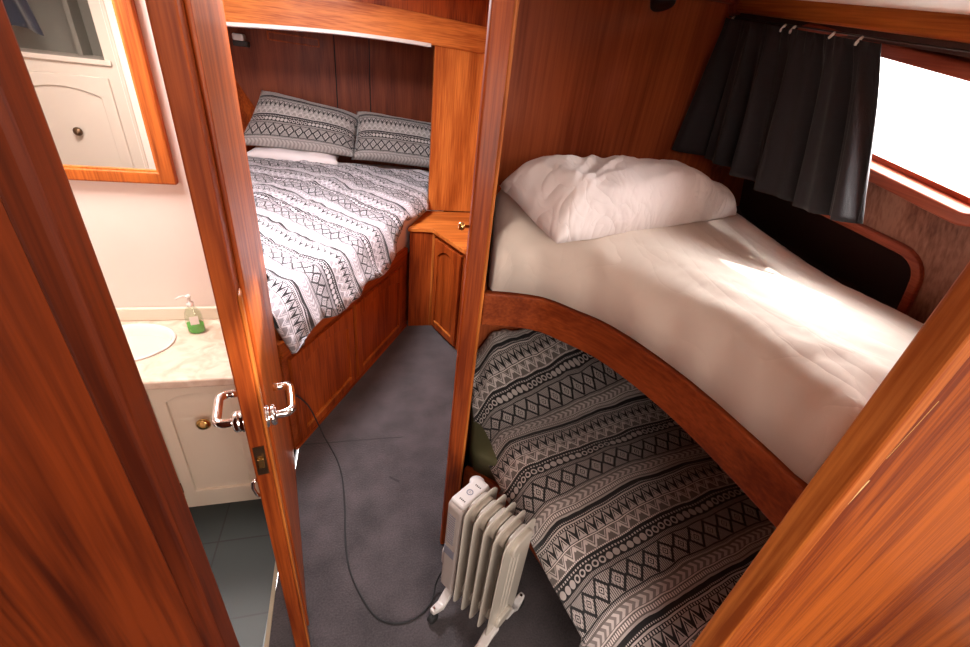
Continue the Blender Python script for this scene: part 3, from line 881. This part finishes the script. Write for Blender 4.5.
# face frame: rail + doors
obj('top_rail', B().obox(bo, U, V, 0, fl, -.02, .008, .535, .615), 'wood_xy', bed, bevel=.006, seg=3)
obj('end_post', B().box(-.412, -.376, 1.652, 1.80, 0, .612), 'wood_z', bed, bevel=.003)
obj('kick_board', B().obox(bo, U, V, 0, fl, -.02, 0, 0, .05), 'wood_xy', bed)
obj('face_board', B().obox(bo, U, V, 0, fl, -.02, 0, .05, .535), 'wood_rail', bed)
for s0, w in ((.035, .515), (.585, .60)):
    arch_door(bed, bo + U * s0 + Vector((0, 0, .035)), U, w, .485, 'wood_z', stile=.05, nrm=V, t=.018, name='cupboard_door', rise=.05, panel_mat='wood_z')
obj('edge_moulding', B().obox(bo, U, V, 0, fl, 0, .012, 0, .022), 'wood_xy', bed, bevel=.004)

MP = [(-.366, 1.70), (.222, 2.75), (.40, 3.12), (.46, 3.3), (.62, 3.45), (.62, 4.16), (-.66, 4.16), (-1.50, 3.3), (-1.53, 1.83), (-.366, 1.83)]
def bz(y): return .785 + .07 * sstep(2.2, 3.9, y)
b = slab(MP, lambda x, y: bz(y), .55, .045, res=.06, corner=2)
mt = obj('double_mattress', b, 'mattress', None, smooth=True)
tag(mt, 'white mattress showing past the duvet on the double bed', 'mattress')

DP = [(-.405, 1.655), (-.374, 1.628), (-.312, 1.600), (-.05, 2.04), (.062, 2.24), (.125, 2.41), (.185, 2.58), (.232, 2.72), (.33, 2.86), (.41, 3.02), (.43, 3.16), (.44, 3.3), (.56, 3.45), (.58, 3.66), (-.30, 3.82), (-.90, 3.84), (-1.30, 3.35), (-1.45, 2.9), (-1.48, 1.83), (-.408, 1.83)]
MS = segs_of([(-.37, 1.60), (.235, 2.74), (.40, 3.12), (.46, 3.35), (.62, 3.8)], False)
def duv_side(x, y):
    """signed distance across the right mattress edge (positive outside)"""
    best = 9; sg = 1
    for (ax, ay, bx, by) in MS:
        dx, dy = bx - ax, by - ay; l = dx * dx + dy * dy
        t = max(0, min(1, ((x - ax) * dx + (y - ay) * dy) / l))
        d = math.hypot(x - ax - t * dx, y - ay - t * dy)
        if d < best: best = d; sg = 1 if (x - ax) * dy - (y - ay) * dx > 0 else -1
    return best * sg
def duv_z(x, y):
    s = duv_side(x, y)
    base = bz(y) + .055 + .018 * fbm(x, y, 3, 3.5) + .010 * ridge(x * .6 + y * .5, y - x * .3, 5, 9) + .006 * fbm(x, y, 8, 14)
    near = 1 - sstep(2.45, 2.75, y)
    k = sstep(-.05, .085, s)
    drop = (.20 * near + .10 * (1 - near)) * k ** 1.2
    # lumpy lower hem
    drop += k * .03 * math.sin(y * 14) * near
    fo = 1 - sstep(1.62, 1.78, y)
    drop += .085 * fo
    return base - drop
def duv_uv(x, y, z):
    s = duv_side(x, y); t = x * .34 + y * .94
    k = sstep(-.90, .06, s)
    v = t + .36 * k + (.86 - z) * .2 + .012 * fbm(x, y, 9, 5)
    u = x * .94 - y * .34 + (.86 - z) * .9
    return (u, -v + .0)
b = cloth(DP, duv_z, res=.022, uvf=duv_uv, disp=lambda x, y: ((.02 * fbm(x, y, 2, 6)) * (1 if duv_side(x, y) > .02 else 0), 0))
dv = obj('duvet', b, 'duvet', None, smooth=True, solid=.03)
tag(dv, 'white duvet with black geometric bands spread on the double bed', 'duvet')

# white undersheet folded beyond the duvet
b = pillow([(-.93, 3.80, .925), (-.20, 3.76, .905), (-.22, 3.98, .93), (-.86, 4.02, .95)], .07, (0, -.2, 1), n=24, m=10, wr=.006, seed=4)
us = obj('undersheet', b, 'mattress', None, smooth=True)
tag(us, 'bunched white undersheet between duvet and left pillow', 'sheet')

P1 = pillow([(-.955, 3.88, .985), (-.09, 3.84, .955), (-.035, 4.05, 1.245), (-.77, 4.09, 1.36)], .20, (0, -.8, .6), uvs=.045, seed=1, wr=.004)
p1 = obj('bed_pillow', P1, 'cushion', None, smooth=True)
tag(p1, 'black and white banded pillow, left one leaning at the head of the double bed', 'pillow', 'banded pillows on the double bed')
P2 = pillow([(-.12, 3.86, .935), (.66, 3.76, .915), (.66, 4.03, 1.22), (-.07, 4.08, 1.275)], .20, (0, -.8, .6), uvs=.045, seed=6, wr=.004)
p2 = obj('bed_pillow', P2, 'cushion', None, smooth=True)
tag(p2, 'black and white banded pillow, right one partly behind the orange teak panel', 'pillow', 'banded pillows on the double bed')

# alcove lamp
al = empty('berth_lamp', (-.885, 4.18, 1.67), 'small white and black lamp high on the dark head wall', 'lamp')
obj('housing', B().box(-.925, -.825, 4.11, 4.195, 1.632, 1.668), 'black', al, bevel=.006)
obj('lens', B().box(-.920, -.845, 4.09, 4.19, 1.668, 1.712), 'lamp_glow', al, bevel=.012, seg=3)

# ------------------------------------------------------------------ corner cabinet
cc = empty('corner_cabinet', (.6, 2.7, 0), 'angled teak corner cupboard beside the double bed', 'cabinet')
TP = [(.246, 2.765), (.405, 2.760), (.553, 2.385), (.70, 2.02), (.915, 2.02), (.915, 3.145), (.412, 3.145)]
CP = [(.262, 2.785), (.425, 2.782), (.572, 2.40), (.715, 2.035), (.915, 2.035), (.915, 3.14), (.43, 3.14)]
obj('carcass', B().prism([(x + .004, y + .004) for x, y in CP[:4]] + CP[4:], lambda a, c: Vector((a, c, 0)), lambda a, c: Vector((a, c, .722))), 'wood_z', cc)
obj('cabinet_top', B().prism(TP, lambda a, c: Vector((a, c, .722)), lambda a, c: Vector((a, c, .752))), 'wood_x', cc, bevel=.005, seg=3)
fd = Vector((.572 - .425, 2.40 - 2.782, 0)).normalized(); fn = Vector((fd.y, -fd.x, 0)); fn = -fn if fn.x > 0 else fn
arch_door(cc, Vector((.425, 2.782, .03)) + fd * .035, fd, .33, .66, 'wood_z', stile=.048, nrm=fn, t=.018, name='cupboard_door', rise=.06, panel_mat='wood_z')
arch_door(cc, Vector((.425, 2.782, .03)) + fd * .40, fd, .33, .66, 'wood_z', stile=.048, nrm=fn, t=.018, name='cupboard_door', rise=.06, panel_mat='wood_z')
obj('side_board', B().box(.262, .425, 2.772, 2.785, 0, .72), 'wood_z', cc)
obj('corner_bead', B().box(.412, .430, 2.766, 2.786, 0, .72), 'wood_pale', cc, bevel=.004)

# ------------------------------------------------------------------ bunks
RC = [(.322, 1.098), (.40, 1.085), (.488, 1.053), (.552, .985), (.609, .910), (.645, .828), (.672, .741), (.691, .660), (.703, .579), (.714, .460), (.719, .335)]
def catmull(P, n=5):
    out = []
    for i in range(len(P) - 1):
        p0 = Vector(P[max(i - 1, 0)]); p1 = Vector(P[i]); p2 = Vector(P[i + 1]); p3 = Vector(P[min(i + 2, len(P) - 1)])
        for k in range(n):
            t = k / n
            out.append(tuple(.5 * ((2 * p1) + (p2 - p0) * t + (2 * p0 - 5 * p1 + 4 * p2 - p3) * t * t + (3 * p1 - p0 - 3 * p2 + p3) * t ** 3)))
    out.append(tuple(P[-1])); return out
def offs(C, d):
    out = []
    for i in range(len(C)):
        t = Vector(C[min(i + 1, len(C) - 1)]) - Vector(C[max(i - 1, 0)]); n = Vector((-t.y, t.x)).normalized()
        out.append((C[i][0] + n.x * d, C[i][1] + n.y * d))
    return out
RCs = catmull(RC)
ub = empty('upper_bunk', (.9, .9, 1.02), 'upper bunk platform with curved red teak front rail', 'bunk bed')
rail = RCs + offs(RCs, .028)[::-1]
obj('front_rail', B().prism(rail, lambda a, c: Vector((a, c, 1.020)), lambda a, c: Vector((a, c, 1.13))), 'wood_rail', ub, bevel=.006, seg=3)
plat = offs(RCs, .03)[1:-1] + [(.735, .345), (1.415, .345), (1.415, 1.49), (.42, 1.49), (.36, 1.13)]
obj('base_board', B().prism(plat, lambda a, c: Vector((a, c, 1.055)), lambda a, c: Vector((a, c, 1.085))), 'wood_dark', ub)
cu = offs(RCs, .034)[3:-2] + [(.745, .36), (1.36, .36), (1.36, 1.48), (.425, 1.48), (.355, 1.125)]
c1 = obj('bunk_cushion', slab(cu, lambda x, y: 1.185, 1.085, .02, res=.06), 'green', None, smooth=True)
tag(c1, 'dark green vinyl cushion under the cream mattress of the upper bunk', 'cushion')
MU = offs(RCs, .010)[2:-2] + [(.735, .345), (1.318, .345), (1.330, 1.475), (.43, 1.475), (.345, 1.135)]
MUS = segs_of(RCs, False)
def mu_top(x, y):
    d = segdist((x, y), MUS)
    z = 1.302 + .070 * sstep(.8, 1.45, y) + .010 * math.sin(x * 3)
    z += .002 * fbm(x, y, 1, 3)
    # drape folds running diagonally towards the curved front
    w = (1 - sstep(.05, .42, d))
    z += w * .012 * ridge(x * 1.0 + y * .55, (y - x) * .2, 2, 8) + w * .004 * ridge(x * .5 + y, y * .2, 7, 26) + .0022 * ridge(x * .5 + y * .9, (x - y) * .2, 12, 17)
    z -= (1 - sstep(0, .22, d)) * .022
    # crease near the hull side
    z -= .003 * math.exp(-((x - 1.16 - .12 * (y - 1)) / .03) ** 2) * sstep(.9, 1.2, y)
    return z
b = slab(MU, mu_top, 1.135, .085, res=.018)
# sheet gathers on the front
for v in b.bm.verts:
    x, y, z = v.co; d = segdist((x, y), MUS)
    if d < .12 and z < 1.30:
        k = (1 - d / .12) * sstep(1.12, 1.2, z)
        q = noise.noise(Vector((x * 13 + z * 9, y * 13 - z * 5, 1.7))) * .020 * k
        v.co.x += q; v.co.y += q
mu = obj('bunk_mattress', b, 'sheet', None, smooth=True)
tag(mu, 'upper bunk mattress wrapped in a cream sheet', 'mattress')
b = pillow([(.432, .955, 1.326), (1.255, 1.215, 1.362), (1.10, 1.37, 1.385), (.325, 1.235, 1.420)], .158, (-.10, -.25, 1), n=90, m=60, wr=.007, seed=11, flat=.12, pinch=.08, rnd=.36)
for v in b.bm.verts:   # deep pleats around the near left part
    x, y, z = v.co
    k = math.exp(-(((x - .60) / .16) ** 2 + ((y - 1.15) / .13) ** 2))
    g = sstep(1.35, 1.41, z)
    al = (x - .50) * .55 + (y - 1.02) * .83; cr = (x - .50) * .83 - (y - 1.02) * .55      # creases fan out from the near left corner
    fan = math.atan2(cr, al + .10)
    v.co.z += g * (k * .013 * ridge(fan * 3.2, al * 3, 4, 1.6) - k * .010)
    v.co.z += g * .0035 * ridge(x * 1.1 + .3 * y, y * 1.5 - x * .4, 9, 13) * (.4 + k)
    v.co.z += g * .008 * fbm(x, y, 5, 5, 2)
pw = obj('bunk_pillow', b, 'pillowcase', None, smooth=True)
tag(pw, 'crumpled white pillow on the upper bunk', 'pillow')

lb = empty('lower_bunk', (.9, .9, 0), 'lower bunk platform with curved teak front board', 'bunk bed')
LC = catmull([(.325, 1.095), (.40, 1.03), (.442, .985), (.485, .90), (.525, .78), (.56, .64), (.585, .50), (.60, .335)])
rail = LC + offs(LC, .025)[::-1]
obj('front_rail', B().prism(rail, lambda a, c: Vector((a, c, .27)), lambda a, c: Vector((a, c, .385))), 'wood_rail', lb, bevel=.005, seg=3)
plat = offs(LC, .03)[1:-1] + [(.64, .345), (1.425, .345), (1.425, 1.49), (.42, 1.49), (.36, 1.13)]
obj('base_board', B().prism(plat, lambda a, c: Vector((a, c, .34)), lambda a, c: Vector((a, c, .37))), 'wood_dark', lb)
KC = [(.352, 1.12), (.55, 1.08), (.70, .90), (.78, .6), (.80, .335)]
obj('kick_board', B().prism(KC + offs(KC, .02)[::-1], lambda a, c: Vector((a, c, 0)), lambda a, c: Vector((a, c, .34))), 'wood_dark', lb)
cu = offs(LC, .014)[2:-2] + [(.63, .36), (1.40, .36), (1.40, 1.48), (.43, 1.48), (.352, 1.13)]
c2 = obj('bunk_cushion', slab(cu, lambda x, y: .482, .371, .025, res=.05), 'green', None, smooth=True)
tag(c2, 'olive green cushion showing beside the post under the dark banded duvet', 'cushion')
LP = [(.545, .345), (.515, .47), (.488, .60), (.462, .74), (.428, .90), (.405, 1.03), (.390, 1.16), (.385, 1.30), (.425, 1.475), (1.36, 1.475), (1.36, .345)]
LS = segs_of(LP[:9], False)
def ld_z(x, y):
    d = segdist((x, y), LS)
    z = .535 + .012 * fbm(x, y, 3, 3) + .007 * ridge(x * .35, y, 5, 7) + .22 * sstep(1.16, 1.47, y)
    z -= (1 - sstep(0, .085, d)) ** 1.6 * .10
    z += .012 * sstep(1.1, 1.35, y) * fbm(x, y, 6, 16)
    return z
def ld_uv(x, y, z):
    v = y * .975 - x * .215 + .05 * math.sin(x * 5) * .3 + .012 * fbm(x, y, 4, 4)
    return (x + y * .2 - (.53 - z) * .8, -v + .270)
b = cloth(LP, ld_z, res=.018, uvf=ld_uv)
ld = obj('duvet', b, 'duvet2', None, smooth=True, solid=.022)
tag(ld, 'dark duvet with black and pale geometric bands on the lower bunk', 'duvet')

# ------------------------------------------------------------------ curtain
ctn = empty('curtain', (1.13, 1.15, 1.86), 'short charcoal gathered curtain drawn back from the window', 'curtain')
b = B(); NU, NV = 150, 26; g = []
NF = 5.6
for i in range(NU + 1):
    row = []; a = i / NU
    for j in range(NV + 1):
        c = j / NV                       # 0 top, 1 hem
        ytop = .945 + (1.465 - .945) * a; ybot = .805 + (1.470 - .805) * a
        y = ytop + (ybot - ytop) * c ** .8
        ph = a ** .8 * NF * 2 * PI + .9 * math.sin(a * 9)
        amp = .010 + .030 * c ** .8
        gather = .005 * math.sin(a * 46 * PI) * max(0, 1 - c * 7)
        fold = math.sin(ph) * .75 + .35 * math.sin(ph * 2.3 + 1)
        ztop = 1.832 + .14 * (y - .94)
        zhem = 1.475 - .016 * math.sin(a * 5) + .055 * (y - 1.0)
        z = ztop + (zhem - ztop) * c + (.010 if j == 0 else 0)
        x = 1.704 - .275 * ztop - .058 - .02 * c + amp * fold + gather + .275 * (ztop - z) * .55 - .085 * sstep(.8, 1, a) * c
        y += .014 * math.cos(ph) * c
        row.append(b.bm.verts.new((x, y, z)))
    g.append(row)
for i in range(NU):
    for j in range(NV): b.bm.faces.new((g[i][j], g[i + 1][j], g[i + 1][j + 1], g[i][j + 1]))
b.keep = True
obj('cloth', b, 'curtain', ctn, smooth=True, solid=.0025)
for y in (.99, 1.07, 1.20, 1.235, 1.455):
    zt = 1.832 + .14 * (y - .94)
    b = B().tube([(1.138, y, zt + .016), (1.132, y - .003, zt + .012), (1.130, y + .001, zt + .005), (1.133, y + .004, zt + .001)], .0038, 8)
    obj('hook', b, 'porcelain', ctn, smooth=True)  # white also stands for light glinting through gaps in the gathers
wr_ = obj('curtain_wire', B().tube([(1.150, .34, 1.775), (1.150, .94, 1.851), (1.150, 1.495, 1.925)], .0022, 8), 'black', None, smooth=True)
tag(wr_, 'thin curtain wire stretched under the beam above the window', 'curtain wire')

# reading lamp on the bulkhead
rl = empty('reading_lamp', (.85, 1.5, 1.93), 'black reading spotlight high on the bulkhead over the bunk', 'lamp')
obj('head', B().lathe([(.0, 0), (.026, 0), (.034, .02), (.036, .055), (.033, .06), (.0, .058)], (.85, 1.44, 1.965), (.1, -.35, -.9), 24, cap=False), 'black', rl, smooth=True)
obj('stem', B().tube([(.85, 1.499, 1.95), (.85, 1.47, 1.955), (.85, 1.445, 1.955)], .006, 10), 'black', rl, smooth=True)

# ------------------------------------------------------------------ oil heater
HT = .590
ht = empty('oil_heater', (.309, .811, 0), 'small cream oil-filled column heater standing on the carpet by the bunks', 'heater', rz=math.atan2(-.82, .57))
def rprof(hw, z0, z1, r, n=7):
    out = []
    for cyy, cz, a0 in ((hw - r, z0 + r, -PI / 2), (hw - r, z1 - r, 0), (-hw + r, z1 - r, PI / 2), (-hw + r, z0 + r, PI)):
        for i in range(n + 1):
            a = a0 + PI / 2 * i / n; out.append((cyy + r * math.cos(a), cz + r * math.sin(a)))
    return out
def yz(x): return lambda a, c: Vector((x, a, c))
SP = .0375
for k in range(5):
    x = k * SP
    b = B().prism(rprof(.076, .085, HT, .034), yz(x - .0022), yz(x + .0022))
    fin = obj('fin', b, 'cream', ht, local=True, bevel=.0018, seg=2)
    b = B()
    pr = rprof(.050, .115, HT - .035, .045)
    sm = lambda f: [(p[0] * f, .34 + (p[1] - .34) * (1 - (1 - f) * .25)) for p in pr]
    # fluted oil chamber both sides of the plate
    for yy in (-.020, .0, .020):
        b.box(x - .005, x + .005, yy - .008, yy + .008, .15, HT - .085)
    b.prism(rprof(.040, .105, .16, .025), yz(x - .0165), yz(x + .0165))
    b.prism(rprof(.046, HT - .080, HT - .014, .028), yz(x - .0175), yz(x + .0175))
    obj('oil_chamber', b, 'cream', fin, local=True, bevel=.007, seg=3)
# control box
b = B().prism(rprof(.070, .115, HT - .022, .022), yz(-.076), yz(-.016))
cb = obj('control_box', b, 'plastic_side', ht, local=True, bevel=.010, seg=3)
obj('top_cap', B().box(-.074, -.018, -.062, .062, HT - .035, HT - .014), 'plastic', cb, local=True, bevel=.010, seg=3)
obj('thermostat_knob', B().lathe([(0, 0), (.024, 0), (.024, .010), (.020, .014), (0, .014)], (-.060, .044, HT - .030), (0, 0, 1), 24, cap=False), 'plastic', cb, local=True, smooth=True)
b = B()
b.lathe([(.011, 0), (.011, .0006), (.0075, .0006), (.0075, 0)], (-.045, -.005, HT - .014), (0, 0, 1), 20, cap=False)
b.box(-.049, -.041, -.0075, -.0065, HT - .014, HT - .0133); b.box(-.049, -.041, -.0035, -.0025, HT - .014, HT - .0133)
obj('dial_mark', b, 'slate', cb, local=True)
for y0 in (-.044, .026):
    b = B()
    for k in range(4): b.box(-.034 - k * .006, -.031 - k * .006, y0, y0 + .005, HT - .014, HT - .0133)
    obj('scale_marks', b, 'black', cb, local=True)
b = B()
for k in range(13): b.box(-.064, -.036, -.0712, -.0698, HT - .075 - k * .011, HT - .0712 - k * .011)
obj('vent_slots', b, 'slate', cb, local=True)
obj('name_label', B().box(-.070, -.026, -.0712, -.0698, .315, .355), 'slate', cb, local=True)
obj('cord_wrap', B().prism(rprof(.040, .15, .27, .035), yz(-.108), yz(-.070)), 'plastic', cb, local=True, bevel=.008, seg=3)
# feet
def foot(xc):
    b = B()
    for s in (-1, 1):
        P = [(xc, s * .020, .095), (xc, s * .060, .088), (xc, s * .092, .052), (xc, s * .120, .062), (xc, s * .137, .070)]
        w = [.017, .017, .016, .013, .010]
        rings = []
        for (x, y, z), ww in zip(P, w):
            rings.append([b.bm.verts.new((x + dx * ww, y, z + dz)) for dx, dz in ((-1, -.012), (1, -.012), (1, .012), (-1, .012))])
        for i in range(len(P) - 1):
            for k in range(4): b.bm.faces.new((rings[i][k], rings[i][(k + 1) % 4], rings[i + 1][(k + 1) % 4], rings[i + 1][k]))
        b.bm.faces.new(rings[0][::-1]); b.bm.faces.new(rings[-1])
    f = obj('foot_bracket', b, 'plastic', ht, local=True, bevel=.006, seg=3)
    for s in (-1, 1):
        c = (xc, s * .128, 0)
        obj('caster', B().lathe([(0, -.011), (.018, -.011), (.0205, -.006), (.0205, .006), (.018, .011), (0, .011)], (c[0], c[1], .0205), (1, 0, 0), 20, cap=False)
            .lathe([(.006, 0), (.006, .03)], (c[0], c[1], .03), (0, 0, 1), 8), 'rubber', f, local=True, smooth=True)
        obj('screw', B().lathe([(0, 0), (.005, 0), (.004, .003), (0, .003)], (c[0], c[1] - s * .003, .079), (0, 0, 1), 12, cap=False), 'chrome', f, local=True)
    return f
foot(-.040); foot(.150)
# power cord (world path -> heater local)
Minv = (Matrix.Translation((.309, .811, 0)) @ Matrix.Rotation(math.atan2(-.82, .57), 4, 'Z')).inverted()
CP3 = [(-.345, 1.650, .335), (-.325, 1.648, .325), (-.290, 1.655, .26), (-.262, 1.66, .15), (-.235, 1.655, .05), (-.205, 1.62, .006), (-.17, 1.53, .0045), (-.148, 1.43, .0045), (-.132, 1.28, .0045),
       (-.124, 1.12, .0045), (-.105, 1.0, .0045), (-.065, .90, .0045), (-.01, .815, .0045), (.06, .782, .0045), (.13, .79, .0045), (.185, .83, .0045), (.205, .875, .03), (.228, .888, .09), (.25, .885, .13)]
cv = []
P_ = [Vector(p) for p in CP3]
for i in range(len(P_) - 1):
    p0 = P_[max(i - 1, 0)]; p1 = P_[i]; p2 = P_[i + 1]; p3 = P_[min(i + 2, len(P_) - 1)]
    for k in range(6):
        t = k / 6; cv.append(.5 * ((2 * p1) + (p2 - p0) * t + (2 * p0 - 5 * p1 + 4 * p2 - p3) * t * t + (3 * p1 - p0 - 3 * p2 + p3) * t ** 3))
cv.append(P_[-1])
cord = obj('power_cord', B().tube([Minv @ p for p in cv], .0032, 8), 'rubber', ht, local=True, smooth=True)
plug = B().tube([Minv @ Vector(p) for p in ((-.358, 1.656, .335), (-.350, 1.652, .335), (-.340, 1.648, .335))], .011, 12)
obj('plug', plug, 'black', cord, local=True, smooth=True)
sk = obj('wall_socket', B().obox(bo, U, V, .002, .030, .0, .010, .30, .365), 'porcelain', None, bevel=.003)
tag(sk, 'small white power socket low on the berth front behind the door handle', 'socket')

# ------------------------------------------------------------------ lights
def area(name, loc, size, power, col, rot=(0, 0, 0), sy=None, spread=None):
    l = bpy.data.lights.new(name, 'AREA'); l.energy = power; l.color = col; l.size = size
    if sy: l.shape = 'RECTANGLE'; l.size_y = sy
    if spread: l.spread = spread
    o = bpy.data.objects.new(name, l); COL.objects.link(o); o.location = loc; o.rotation_euler = rot
    return o
area('deck_hatch_light', (-.30, 2.05, 2.04), .45, 52, (1, .95, .97))
area('bathroom_light', (-.95, 1.42, 1.97), .35, 18, (1, .91, .86))
area('saloon_fill', (.1, -1.0, 2.03), 1.2, 56, (1, .87, .78), (math.radians(18), 0, 0))  # unseen warm fill, added behind the camera to light front panels and sheet
area('saloon_side_fill', (1.0, -1.6, 1.3), .9, 30, (1, .92, .84), (math.radians(80), 0, math.radians(20)))  # second unseen fill added behind the camera; no window is modelled there
area('daylight_outside_window', (1.52, .92, 1.86), .75, 52, (1, .93, .93), Vector((.85, -.05, .5)).normalized().to_track_quat('Z', 'Y').to_euler(), sy=.45)
w = bpy.data.worlds.new('world'); SC.world = w; w.use_nodes = True
bg = w.node_tree.nodes['Background']; bg.inputs[0].default_value = (1, .98, .97, 1); bg.inputs[1].default_value = 6
s = bpy.data.lights.new('sun', 'SUN'); s.energy = 12; s.angle = .04; s.color = (1, .95, .88)
so = bpy.data.objects.new('sun', s); COL.objects.link(so)
so.rotation_euler = Vector((.66, -.17, 1.0)).normalized().to_track_quat('Z', 'Y').to_euler()

SC.view_settings.view_transform = 'Standard'; SC.view_settings.look = 'None'
SC.view_settings.exposure = .2; SC.view_settings.gamma = 1; SC.view_settings.use_curve_mapping = False
